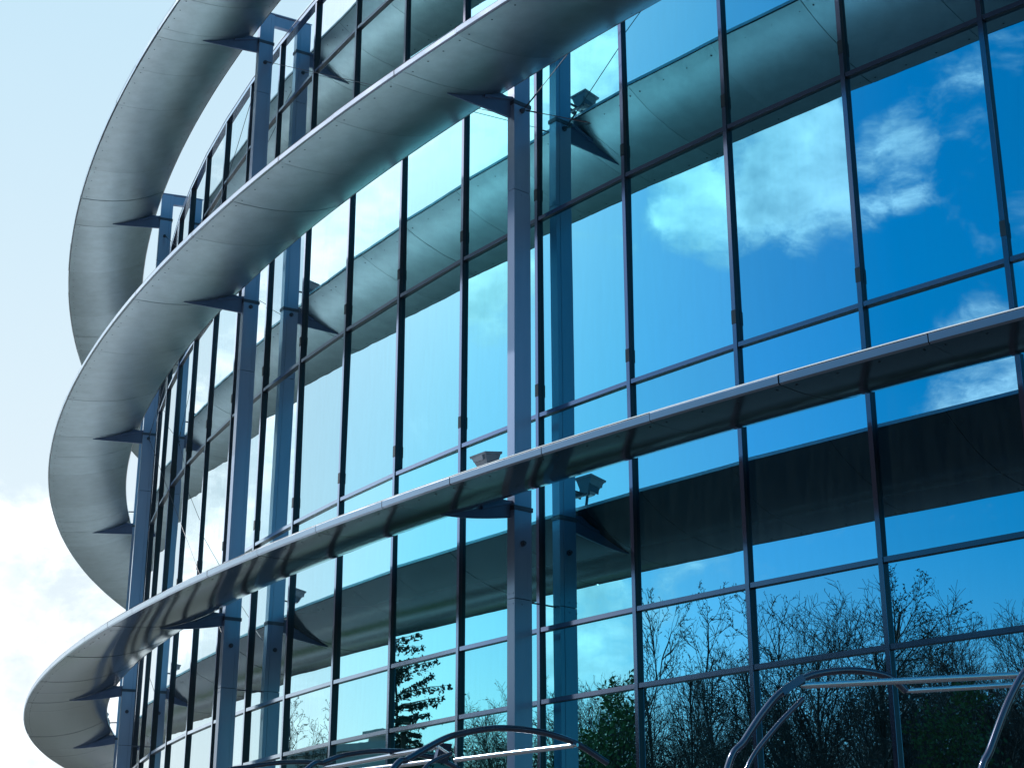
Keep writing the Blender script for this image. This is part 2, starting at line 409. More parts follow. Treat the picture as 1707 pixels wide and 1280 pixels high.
# floors, ceilings and walls behind the glass
def sector(mb, z0, z1, d0, d1, lo=M_LO, hi=M_HI, step=1.0):
    k = lo
    while k < hi - 1e-6:
        k2 = min(k + step, hi)
        a, b = P(k, d1, 0), P(k2, d1, 0); c, d = P(k2, d0, 0), P(k, d0, 0)
        mb.hexa([Vector((p.x, p.y, z0 + EYE)) for p in (a, b, c, d)] + [Vector((p.x, p.y, z1 + EYE)) for p in (a, b, c, d)])
        k = k2
for z in (3.62, 9.62, 15.58):
    mb = MB(); sector(mb, z, z + 0.34, -14.0, -0.25); bpart(mb, 'floor_slab', M['slab'])
mb = MB(); sector(mb, 17.2, 17.5, -14.0, -0.22); bpart(mb, 'roof', M['concrete'])
mb = MB(); sector(mb, -1.6, 17.19, -14.3, -14.01); sector(mb, -1.6, 17.19, -7.2, -7.0)
for mm in (M_LO, M_HI):
    n, t = rad(mm), tan(mm); p = P(mm, 0, 0); p.z = 0; s = -1 if mm == M_LO else 1
    pts = []
    for z in (0, 17.19 + EYE):
        for (u, d) in ((0.08, -0.16), (0.38, -0.16), (0.38, -14.3), (0.08, -14.3)):
            pts.append(p + t * u * s + n * d + Vector((0, 0, z)))
    mb.hexa(pts)
bpart(mb, 'wall', M['render'])
for k in range(-1, 20):                        # inside columns and partition fins seen faintly through the glass
    if k % 5 == 4: continue
for k in range(0, 8):
    mb = MB(); m = k * 5 - 1.6
    mb.tube([P(m, -1.5, -1.6), P(m, -1.5, 17.2)], 0.22, 16)
    bpart(mb, 'interior_column', M['slab'], smooth=40)
for k in (-1, 0, 1, 2, 5, 6, 10, 11):          # hanging interior blinds part drawn
    for zt, L in ((9.60, 0.9 + 0.7 * rnd.random()), (15.5, 0.8)):
        mb = MB(); a, b = P(k + 0.12, -0.55, 0), P(k + 0.42 + 0.3 * rnd.random(), -0.55, 0)
        c, d = P(k + 0.42, -0.56, 0), P(k + 0.12, -0.56, 0)
        mb.hexa([Vector((p.x, p.y, zt - L + EYE)) for p in (a, b, b + rad(k) * -0.01, a + rad(k) * -0.01)] + [Vector((p.x, p.y, zt + EYE)) for p in (a, b, b + rad(k) * -0.01, a + rad(k) * -0.01)])
        bpart(mb, 'roller_blind', M['blind'])

# ------------------------------------------------------------------ sunshade rings
RINGS = [(5.24, 5.74, 'low'), (11.43, 11.87, 'mid'), (17.06, 17.57, 'top')]
OUT, INN = 2.53, 0.61
def under(hl, hi, s):                          # s 0 outer .. 1 inner: flat outside, curling up inside
    dr = OUT + (INN - OUT) * s
    z = hl + (hi - hl) * (s ** 2.5) 
    return dr, z
SEAM = (-0.09, 0.09, 0.83, 1.69, 2.56, 3.42, 4.27)
def seams():
    out = []
    for b in range(-16, 44, 5):
        for s in SEAM:
            if M_LO < b + s < M_HI: out.append(b + s)
    return sorted(out)
SE = seams()
for hl, hi, nm in RINGS:
    ring = empty('sunshade_ring'); ring.parent = bld; ring.location = (0, 0, hl + EYE)
    bpy.context.view_layer.update()
    RO = P(8, 1.5, hl)
    mb = MB(); NS = 14
    edges = [M_LO] + SE + [M_HI]
    for a, b in zip(edges[:-1], edges[1:]):
        g = 0.0018
        a2, b2 = a + g, b - g
        nseg = max(1, int(round((b - a) / 0.22)))
        dz = rnd.gauss(0, 0.002)
        rows = []
        for i in range(nseg + 1):
            m = a2 + (b2 - a2) * i / nseg
            rows.append([mb.vert(P(m, *[(d, z + dz) for d, z in [under(hl, hi, q / NS)]][0])) for q in range(NS + 1)])
        for i in range(nseg):
            for q in range(NS):
                mb.face((rows[i][q], rows[i + 1][q], rows[i + 1][q + 1], rows[i][q + 1]))
        # returned edges of the sheet
        for rr in (rows[0], rows[-1]):
            up = [mb.vert(Vector(mb.v[v]) + Vector((0, 0, 0.02))) for v in rr]
            for q in range(NS): mb.face((rr[q], rr[q + 1], up[q + 1], up[q]))
    # rivets (dark heads) near the two edges
    mb.mi = 1
    def disc(m, s, r=0.016):
        dr, z = under(hl, hi, s); c = P(m, dr, z - 0.004); n, t = rad(m), tan(m)
        d2, z2 = under(hl, hi, s + 0.02); sl_ = Vector(P(m, d2, z2) - P(m, dr, z)).normalized()
        ids = [mb.vert(c + (t * math.cos(q * math.pi / 3) + sl_ * math.sin(q * math.pi / 3)) * r) for q in range(6)]
        c2 = mb.vert(c + Vector((0, 0, -0.004)))
        for q in range(6): mb.face((ids[q], ids[(q + 1) % 6], c2))
    for a, b in zip(edges[:-1], edges[1:]):
        if b - a < 0.3: continue
        for f in (0.07, 0.36, 0.64, 0.93):
            disc(a + (b - a) * f, 0.055)
            if f in (0.07, 0.93): disc(a + (b - a) * f, 0.93)
            else: disc(a + (b - a) * f, 0.93, 0.011)
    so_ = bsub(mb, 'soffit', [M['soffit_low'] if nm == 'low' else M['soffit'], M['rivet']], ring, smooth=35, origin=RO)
    # carcass behind the sheets, edge trim and top sheet
    mb = MB(); st = 0.25; k = M_LO
    prof = [(OUT + 0.006, hl - 0.004), (OUT + 0.032, hl + 0.012), (OUT + 0.036, hl + 0.085), (OUT + 0.030, hl + 0.095)]
    for a, b in zip(edges[:-1], edges[1:]):
        if b - a < 0.3: continue
        a = a - 0.09 if abs(((a - 4.09) + 2.5) % 5 - 2.5) < 0.01 else a
        b = b + 0.09 if abs(((b - 3.91) + 2.5) % 5 - 2.5) < 0.01 else b
        g = 0.003; nseg = max(2, int(round((b - a) / 0.2))); lows = []; jo = rnd.gauss(0, 0.002)
        for i in range(nseg + 1):
            m = a + g + (b - a - 2 * g) * i / nseg
            lows.append([mb.vert(P(m, d + jo, z)) for d, z in prof])
        for i in range(len(lows) - 1):
            for q in range(len(prof) - 1): mb.face((lows[i][q], lows[i + 1][q], lows[i + 1][q + 1], lows[i][q + 1]))
    bsub(mb, 'edge_trim', M['trim'], ring, smooth=30, origin=RO)
    mb = MB(); k = M_LO
    prof = [(OUT + 0.034, hl + 0.097), (OUT - 0.045, hl + 0.143), (OUT - 0.20, hl + 0.185), (1.9, hl + 0.32), (1.2, hi + 0.06), (INN - 0.02, hi + 0.05), (INN - 0.02, hi + 0.006)]
    lows = []
    while k <= M_HI + 1e-6:
        lows.append([mb.vert(P(k, d, z)) for d, z in prof]); k += st
    for i in range(len(lows) - 1):
        for q in range(len(prof) - 1): mb.face((lows[i][q], lows[i + 1][q], lows[i + 1][q + 1], lows[i][q + 1]))
    mb.mi = 1                                  # dark carcass seen only in the seams
    k = M_LO; lows = []
    while k <= M_HI + 1e-6:
        lows.append([mb.vert(P(k, d, z + 0.022)) for d, z in [under(hl, hi, q / 8) for q in range(9)]]); k += st
    for i in range(len(lows) - 1):
        for q in range(8): mb.face((lows[i][q], lows[i + 1][q], lows[i + 1][q + 1], lows[i][q + 1]))
    mb.mi = 0
    for mm in (M_LO, M_HI):
        ids = [mb.vert(P(mm, d, z)) for d, z in prof] + [mb.vert(P(mm, *under(hl, hi, q / 8))) for q in range(8, -1, -1)]
        mb.face(ids)
    bsub(mb, 'top_sheet', [M['topskin'], M['joint']], ring, smooth=30, origin=RO, fix=False)
    # brackets: blades from the columns out along the underside
    for cm in range(-11, 42, 5):
        m = cm
        n, t = rad(m), tan(m)
        mb = MB(); NB = 12
        drop = {'low': 0.235, 'mid': 0.33, 'top': 0.33}[nm]
        secs = []
        for i in range(NB + 1):
            q = i / NB
            dr = 0.50 + (1.64 - 0.50) * q
            s = (OUT - max(dr, INN)) / (OUT - INN)
            zt = under(hl, hi, s)[1] - 0.002
            if dr < INN: zt = hi - 0.06
            zr = hi - 0.05 - drop
            ztip = under(hl, hi, (OUT - 1.64) / (OUT - INN))[1] - 0.012
            zb = ztip + (zr - ztip) * (1 - q) ** 1.6
            zb = min(zb, zt - 0.008)
            w = 0.004 + 0.034 * (1 - q)
            c = P(m, dr, 0); c.z = 0
            secs.append([mb.vert(c + t * u + Vector((0, 0, z + EYE))) for u, z in ((-w, zt), (w, zt), (w * 0.6, zb), (-w * 0.6, zb))])
        for i in range(NB):
            for q in range(4): mb.face((secs[i][q], secs[i][(q + 1) % 4], secs[i + 1][(q + 1) % 4], secs[i + 1][q]))
        mb.face(secs[0]); mb.face(secs[-1])
        # top flange from the ring back to the column
        pts = []
        for z in (hi - 0.10, hi - 0.06):
            for u, d in ((-0.07, 1.0), (0.07, 1.0), (0.07, 0.50), (-0.07, 0.50)):
                zz = z if d < 0.9 else min(z, under(hl, hi, (OUT - d) / (OUT - INN))[1] - (0.045 if z < hi - 0.08 else 0.005))
                p = P(m, 0, 0); p.z = 0
                pts.append(p + t * u + n * d + Vector((0, 0, zz + EYE)))
        mb.hexa(pts)
        bsub(mb, 'bracket', M['bracket'], ring, smooth=35, origin=P(m, 0.5, hi))

# ------------------------------------------------------------------ columns
for cm in range(-11, 42, 5):
    m = cm - 0.02
    n, t = rad(m), tan(m)
    p0 = P(m, 0, 0); p0.z = 0
    def B(mb, u0, u1, d0, d1, z0, z1):
        pts = []
        for z in (z0 + EYE, z1 + EYE):
            for u, d in ((u0, d1), (u1, d1), (u1, d0), (u0, d0)):
                pts.append(p0 + t * u + n * d + Vector((0, 0, z)))
        mb.hexa(pts)
    mb = MB()
    cuts = [-1.6, -0.2, 4.35, 10.3, 16.25, 18.1]
    for a, b in zip(cuts[:-1], cuts[1:]):      # storey-high casings with a fine joint between, split by a seam
        B(mb, -0.077, 0.077, 0.275, 0.50, a + 0.005, b - 0.005)
        B(mb, -0.073, 0.073, 0.20, 0.2715, a + 0.005, b - 0.005)
    mb.mi = 1
    B(mb, -0.06, 0.06, 0.215, 0.48, -1.6, 18.08)
    mb.mi = 0
    for a in (16.25, 10.3, 4.35):
        for u, dd in ((-0.045, 0), (0.045, 0), (0, 1), (0, 2)):
            for zz in (a - 0.07, a + 0.07):
                q = p0 + Vector((0, 0, zz + EYE))
                if dd == 0: mb.tube([q + n * 0.50 + t * u, q + n * 0.508 + t * u], 0.009, 6)
                else:
                    for sd in (-1, 1): mb.tube([q + n * (0.25 + 0.12 * dd) + t * 0.077 * sd, q + n * (0.25 + 0.12 * dd) + t * 0.086 * sd], 0.009, 6)
    column = bpart(mb, 'column', [M['column'], M['joint']], origin=P(m, 0.35, 0))
    # beam tying the column head back to the parapet
    mb = MB(); B(mb, -0.05, 0.05, -0.30, 0.26, 17.86, 18.09); B(mb, -0.08, 0.08, -0.30, 0.52, 18.11, 18.13)
    bsub(mb, 'head_beam', M['column'], column)
    for hl, hi, nm in RINGS:
        mb = MB()
        zc = hi - 0.16
        B(mb, -0.088, 0.088, 0.185, 0.512, zc - 0.03, zc + 0.03)
        bsub(mb, 'collar', M['collar'], column)
        zl = {'low': 5.1, 'mid': 11.60, 'top': 16.94}[nm]
        mb = MB()
        q = p0 + n * 0.36 + Vector((0, 0, zl + EYE))
        for s in (-1, 1):
            mb.tube([q + t * 0.075 * s, q + t * 0.10 * s], 0.04, 12); mb.tube([q + t * 0.10 * s, q + t * 0.135 * s], 0.022, 10)
        bsub(mb, 'cable_lug', M['collar'], column, smooth=40)
# wall ties from the facade to the column side
mb = MB()
for cm in range(-11, 42, 5):
    for zz in (1.6, 4.35, 13.6):
        mb.tube([P(cm, 0.0, zz), P(cm, 0.21, zz)], 0.012, 8)
bpart(mb, 'wall_tie', M['collar'])

def cable(a, b, r=0.006):
    a, b = Vector(a), Vector(b); mb = MB(); d = (b - a).normalized()
    mb.tube([a, b], r, 6)
    mb.tube([a + d * 0.05, a + d * 0.30], r * 2.0, 8); mb.tube([b - d * 0.30, b - d * 0.05], r * 2.0, 8)
    bpart(mb, 'bracing_cable', M['cable'], smooth=40, origin=(a + b) / 2)
def lug(m, zz, side): return P(m - 0.02, 0.36, zz) + tan(m) * 0.12 * side
for m in range(-1, 20, 5):
    cable(lug(m + 5, 16.94, -1), lug(m, 11.60, 1))
    if m in (-1, 9): cable(lug(m + 5, 11.60, -1), lug(m, 16.94, 1))
cable(lug(4, 11.60, -1), P(3.38, -0.04, 11.12))
cable(lug(14, 11.60, -1), lug(9, 5.1, 1))
cable(lug(19, 11.60, -1), lug(14, 5.1, 1))

# ------------------------------------------------------------------ floodlights standing on the rings by the columns
def floodlight():
    root = empty('floodlight')
    mb = MB()
    def fr(s0, s1, z0, z1, dx=0):
        mb.hexa([(-s0[0], -s0[1], z0), (s0[0], -s0[1], z0), (s0[0], s0[1], z0), (-s0[0], s0[1], z0),
                 (-s1[0], -s1[1], z1), (s1[0], -s1[1], z1), (s1[0], s1[1], z1), (-s1[0], s1[1], z1)])
    fr((0.055, 0.06), (0.085, 0.10), 0.0, 0.07); fr((0.085, 0.10), (0.13, 0.15), 0.07, 0.21)
    for k in range(-3, 4):
        mb.box(k * 0.022 - 0.002, k * 0.022 + 0.002, -0.125, 0.125, 0.03, 0.12)
    body = mb.build('housing', M['lampbody'], root)
    mb = MB(); fr((0.145, 0.165), (0.15, 0.17), 0.212, 0.245); mb.box(-0.15, -0.12, -0.10, 0.10, 0.15, 0.2115)
    mb.build('rim', M['lampbody'], root)
    mb = MB(); mb.box(-0.125, 0.125, -0.145, 0.145, 0.246, 0.251); mb.build('lens', M['lampglass'], root)
    mb = MB()
    mb.box(0.13, 0.155, -0.17, -0.155, -0.06, 0.10); mb.box(0.13, 0.155, 0.155, 0.17, -0.06, 0.10)
    mb.box(-0.02, 0.155, -0.185, -0.171, -0.02, 0.06); mb.box(-0.02, 0.155, 0.171, 0.185, -0.02, 0.06)
    mb.tube([(0.10, 0, -0.02), (0.22, 0, -0.03), (0.36, 0, -0.05), (0.46, 0, -0.05)], 0.018, 8)
    mb.box(0.125, 0.16, -0.17, 0.17, -0.075, -0.05); mb.tube([(0.02, 0, -0.02), (0.02, 0, -0.20)], 0.02, 8); mb.tube([(0.02, 0, -0.20), (0.02, 0, -0.225)], 0.07, 12)
    mb.build('mounting_arm', M['collar'], root)
    return root
fl0 = floodlight()
def copy_thing(o):
    c = o.copy(); col.objects.link(c)
    for ch in o.children:
        d = ch.copy(); col.objects.link(d); d.parent = c
    return c
FL = []
rg = {'low': 'lower', 'mid': 'middle', 'top': 'top'}
cn = {4: 'the nearest column right of centre', 9: 'the second column from the right', 14: 'the third column from the right', 19: 'the farthest column at the left edge', -1: 'the column beyond the right edge'}
first = True
for cm in (4, 9, 14, 19):
    for hl, hi, nm in RINGS[:2]:
        f = fl0 if first else copy_thing(fl0); first = False
        m = cm
        zz = hi + 0.09 + 0.225 - 0.0
        f.location = P(m, 0.86, zz - 0.03) 
        n = rad(m)
        f.rotation_euler = (0, R(-10), math.atan2(-n.y, -n.x))
        tag(f, 'grey box floodlight on the %s sunshade ring beside %s' % (rg[nm], cn[cm]), 'floodlight', 'floodlights standing on the rings')

# ------------------------------------------------------------------ tubular canopy frames at the bottom
def catmull(pts, n=8):
    pts = [Vector(p) for p in pts]; out = []
    for i in range(len(pts) - 1):
        p0 = pts[max(i - 1, 0)]; p1 = pts[i]; p2 = pts[i + 1]; p3 = pts[min(i + 2, len(pts) - 1)]
        for k in range(n):
            t = k / n
            out.append(0.5 * ((2 * p1) + (p2 - p0) * t + (2 * p0 - 5 * p1 + 4 * p2 - p3) * t * t + (3 * p1 - p0 - 3 * p2 + p3) * t ** 3))
    out.append(pts[-1]); return out
def up(pts): return [(x, y, z + EYE) for x, y, z in pts]
def canopy(label, hoops, rods, blocks=()):
    root = empty('canopy_frame', (hoops[0][0][0][0], hoops[0][0][0][1], 0))
    tag(root, label, 'canopy frame')
    O = root.location.copy()
    def part(mb, name, m_, smooth=40):
        o = mb.build(name, m_, root, smooth, None)
        o.matrix_parent_inverse = Matrix.Translation(-O); return o
    for pts, r in hoops:
        mb = MB(); mb.tube(catmull(up(pts)), r, 14); part(mb, 'hoop', M['tube'])
    for a, b, r in rods:
        mb = MB(); a = Vector(a) + Vector((0, 0, EYE)); b = Vector(b) + Vector((0, 0, EYE)); d = (b - a).normalized()
        mb.tube([a, a + d * 0.03, a + d * 0.03001, b - d * 0.03001, b - d * 0.03, b], [r * 0.7, r * 0.7, r, r, r * 0.7, r * 0.7], 14); part(mb, 'purlin', M['steel'])
    for c, ex, ez, th in blocks:
        mb = MB(); c = Vector(c) + Vector((0, 0, EYE)); ex = Vector(ex); ez = Vector(ez); ey = ex.cross(ez).normalized() * th
        mb.hexa([c - ex - ey - ez, c + ex - ey - ez, c + ex + ey - ez, c - ex + ey - ez, c - ex - ey + ez, c + ex - ey + ez, c + ex + ey + ez, c - ex + ey + ez])
        part(mb, 'joint_plate', M['tube'], False)
M['tube'] = simple('dark_steel_tube', (0.05, 0.06, 0.10), (0.08, 0.09, 0.15), 0.13, 0.6, 4.0, coat=1.0, coat_rough=0.05)
canopy('dark tubular canopy frame with polished rods in the bottom right corner',
       [([(1.00, 10.10, -1.6), (1.10, 10.13, -0.6), (1.19, 10.155, 0.4), (1.346, 10.201, 1.066), (1.460, 10.236, 1.235), (1.588, 10.275, 1.409), (1.716, 10.315, 1.547), (1.885, 10.367, 1.651), (2.052, 10.418, 1.698), (2.262, 10.483, 1.717), (2.47, 10.547, 1.688), (2.589, 10.583, 1.60)], 0.024),
        ([(1.14, 10.14, -1.6), (1.22, 10.165, -0.4), (1.36, 10.205, 0.7), (1.472, 10.239, 1.07), (1.663, 10.298, 1.318), (1.868, 10.362, 1.516)], 0.017),
        ([(2.55, 9.73, -1.6), (2.65, 9.76, -0.2), (2.74, 9.79, 0.6), (2.809, 9.812, 0.991), (2.884, 9.835, 1.135), (2.996, 9.869, 1.355), (3.085, 9.897, 1.504), (3.167, 9.922, 1.611), (3.294, 9.961, 1.70), (3.492, 10.022, 1.78), (3.749, 10.101, 1.80), (3.993, 10.176, 1.737)], 0.024)],
       [((1.861, 10.359, 1.60), (3.165, 9.921, 1.60), 0.021), ((2.589, 10.583, 1.6), (3.30, 10.29, 1.6), 0.017)],
       [((1.80, 10.34, 1.60), (0.075, 0.022, 0.05), (-0.012, 0, 0.022), 0.026)])
# the long low canopy that follows the facade
HD = [(-1.55, 12.0, -1.6), (-1.45, 12.08, -0.2), (-1.25, 12.22, 0.75), (-0.905, 12.482, 1.302), (-0.798, 12.563, 1.382), (-0.563, 12.739, 1.54), (-0.403, 12.859, 1.611), (-0.116, 13.074, 1.681), (0.187, 13.301, 1.686), (0.408, 13.467, 1.653), (0.576, 13.593, 1.6), (0.80, 13.76, 1.48)]
HE = [(-2.55, 13.19, -1.6), (-2.45, 13.27, -0.2), (-2.2, 13.45, 0.9), (-1.725, 13.811, 1.44), (-1.606, 13.9, 1.499), (-1.442, 14.023, 1.573), (-1.186, 14.215, 1.63), (-0.917, 14.417, 1.649), (-0.83, 14.483, 1.63), (-0.628, 14.634, 1.6), (-0.42, 14.79, 1.50)]
HF = [(-3.5, 14.14, -1.6), (-3.4, 14.21, 0.0), (-3.1, 14.44, 1.1), (-2.664, 14.766, 1.485), (-2.402, 14.962, 1.575), (-2.141, 15.158, 1.634), (-1.829, 15.392, 1.657), (-1.532, 15.614, 1.611), (-1.33, 15.77, 1.52)]
canopy('long low canopy frame of dark hoops and bright rods at bottom centre',
       [(HD, 0.026), (HE, 0.022), (HF, 0.022), ([(-0.9, 12.48, 1.0), (-0.685, 12.647, 1.31), (-0.597, 12.713, 1.39), (-0.475, 12.805, 1.451)], 0.016)],
       [((0.543, 13.51, 1.60), (-0.515, 14.633, 1.60), 0.022), ((-0.617, 13.644, 1.60), (-1.766, 15.349, 1.6), 0.022), ((-0.633, 14.634, 1.60), (-1.60, 15.66, 1.6), 0.022), ((-0.475, 12.82, 1.44), (-0.617, 13.63, 1.60), 0.012)],
       [((-0.60, 14.1, 1.60), (0.05, 0.04, 0.0), (0.02, 0.0, 0.085), 0.02)])

# ------------------------------------------------------------------ ground
def tile_mat(name, c0, c1, joint, scale, rough=0.8, polar=False):
    m, n, l, b = mat(name)
    t = N(n, 'ShaderNodeTexCoord')
    br = N(n, 'ShaderNodeTexBrick'); br.inputs['Scale'].default_value = scale
    br.inputs['Color1'].default_value = (*c0, 1); br.inputs['Color2'].default_value = (*c1, 1); br.inputs['Mortar'].default_value = (*joint, 1)
    br.inputs['Mortar Size'].default_value = 0.02
    l.new(t.outputs['Object'], br.inputs['Vector'])
    s = nz(n, l, 0.4, 5)
    mx = N(n, 'ShaderNodeMix', data_type='RGBA', blend_type='MULTIPLY'); mx.inputs[0].default_value = 0.6
    l.new(br.outputs[0], mx.inputs[6]); l.new(ramp(n, l, s, (0.6, 0.6, 0.6), (1, 1, 1)), mx.inputs[7]); l.new(mx.outputs[2], b.inputs['Base Color'])
    b.inputs['Roughness'].default_value = rough
    return m
M['ground'] = simple('dry_ground', (0.04, 0.05, 0.04), (0.07, 0.075, 0.055), 0.9, 0, 0.05)
M['paving'] = tile_mat('high_bounce_paving', (0.42, 0.45, 0.48), (0.48, 0.50, 0.53), (0.3, 0.31, 0.33), 1.0)  # unseen paving, albedo raised to bounce light onto the ring undersides
M['dark_paving'] = tile_mat('low_bounce_paving', (0.055, 0.06, 0.065), (0.07, 0.075, 0.08), (0.035, 0.035, 0.04), 1.2)  # unseen paving, darkened so ring undersides and their mirror bands stay dim
M['asphalt'] = simple('asphalt', (0.035, 0.038, 0.042), (0.05, 0.053, 0.057), 0.85, 0, 6.0)
M['grass'] = simple('lawn', (0.05, 0.09, 0.025), (0.09, 0.15, 0.045), 0.9, 0, 1.2)
M['kerb'] = simple('kerb_stone', (0.42, 0.41, 0.39), (0.5, 0.49, 0.46), 0.8, 0, 2)
M['paint'] = simple('road_paint', (0.7, 0.7, 0.68), (0.8, 0.8, 0.78), 0.7, 0, 3)
def sheet(name, pts, z, m_):
    mb = MB(); mb.face([mb.vert((x, y, z)) for x, y in pts]); o = mb.build(name, m_, fix=False)
    if o.data.polygons[0].normal.z < 0: o.data.flip_normals()
    return tag(o, kind='structure')
sheet('ground', [(-3000, -3000), (3000, -3000), (3000, 3000), (-3000, 3000)], -0.12, M['ground'])
def ring_sheet(name, d0, d1, z, m_, lo=-40, hi=80, th=0.0):
    mb = MB(); k = lo; prev = None
    while k <= hi:
        a, b = P(k, d0, 0), P(k, d1, 0)
        cur = (mb.vert((a.x, a.y, z)), mb.vert((b.x, b.y, z)))
        if prev: mb.face((prev[0], cur[0], cur[1], prev[1]))
        prev = cur; k += 1
    o = mb.build(name, m_, fix=False)
    if o.data.polygons[0].normal.z < 0: o.data.flip_normals()
    return tag(o, kind='structure')
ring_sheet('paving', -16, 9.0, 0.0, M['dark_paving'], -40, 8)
ring_sheet('paving', -16, 9.0, 0.0, M['paving'], 8, 80)
ring_sheet('lawn_ground', 9.15, 11.8, 0.03, M['grass'], 12, 80)
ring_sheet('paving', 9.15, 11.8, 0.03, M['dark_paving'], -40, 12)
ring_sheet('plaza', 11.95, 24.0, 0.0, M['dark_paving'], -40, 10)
ring_sheet('plaza', 11.95, 24.0, 0.0, M['paving'], 10, 80)
ring_sheet('parking_lane', 15.0, 19.5, 0.004, M['asphalt'], 10, 80)
ring_sheet('lawn_ground', 21.0, 23.9, 0.03, M['grass'], 10, 80)
ring_sheet('road', 24.15, 31.5, -0.11, M['asphalt'])
for d in (9.0, 11.8, 24.0):
    mb = MB(); sector(mb, -EYE - 0.12, -EYE + 0.05 if d < 20 else -EYE + 0.004, d, d + 0.15, -40, 80); tag(mb.build('kerb', M['kerb']), kind='structure')
mb = MB()
for k in range(-38, 78, 2):
    sector(mb, -EYE - 0.106, -EYE - 0.104, 27.8, 27.92, k, k + 1)
tag(mb.build('road_marking', M['paint']), kind='structure')
mb = MB()
for k in range(11, 78):
    sector(mb, -EYE + 0.006, -EYE + 0.009, 15.0, 19.5, k * 1.0, k * 1.0 + 0.05)
sector(mb, -EYE + 0.006, -EYE + 0.009, 12.9, 13.25, 11, 78); sector(mb, -EYE + 0.0065, -EYE + 0.0095, 6.0, 6.6, 12, 78)
tag(mb.build('parking_marking', M['paint']), kind='structure')

# ------------------------------------------------------------------ trees (stand across the road; seen mirrored in the glass)
M['bark'] = simple('bark', (0.045, 0.038, 0.030), (0.085, 0.07, 0.055), 0.9, 0, 4.0)
def leaf_mat(name, c0, c1):
    m, n, l, b = mat(name)
    s = nz(n, l, 0.5, 3); l.new(ramp(n, l, s, c0, c1, 0.35, 0.65), b.inputs['Base Color']); b.inputs['Roughness'].default_value = 0.7
    return m
M['bud'] = leaf_mat('young_buds', (0.07, 0.06, 0.03), (0.10, 0.10, 0.04))
M['leaf'] = leaf_mat('spring_leaves', (0.05, 0.10, 0.02), (0.10, 0.17, 0.04))
M['needle'] = leaf_mat('conifer_needles', (0.012, 0.028, 0.018), (0.028, 0.05, 0.028))
def prism(mb, a, b, ra, rb, n=3):
    d = (b - a)
    if d.length < 1e-5: return
    d.normalize(); u = d.orthogonal().normalized(); w = d.cross(u); base = len(mb.v)
    for p, r in ((a, ra), (b, rb)):
        for k in range(n):
            an = 2 * math.pi * k / n; mb.v.append(tuple(p + (u * math.cos(an) + w * math.sin(an)) * r))
    for k in range(n): mb.face((base + k, base + (k + 1) % n, base + n + (k + 1) % n, base + n + k))
def leafq(mb, p, s, rn):
    a = Vector((rn.gauss(0, 1), rn.gauss(0, 1), rn.gauss(0, 1))).normalized(); b = a.orthogonal().normalized()
    base = len(mb.v); mb.v += [tuple(p - a * s), tuple(p + b * s * 0.5), tuple(p + a * s), tuple(p - b * s * 0.5)]; mb.face((base, base + 1, base + 2, base + 3))
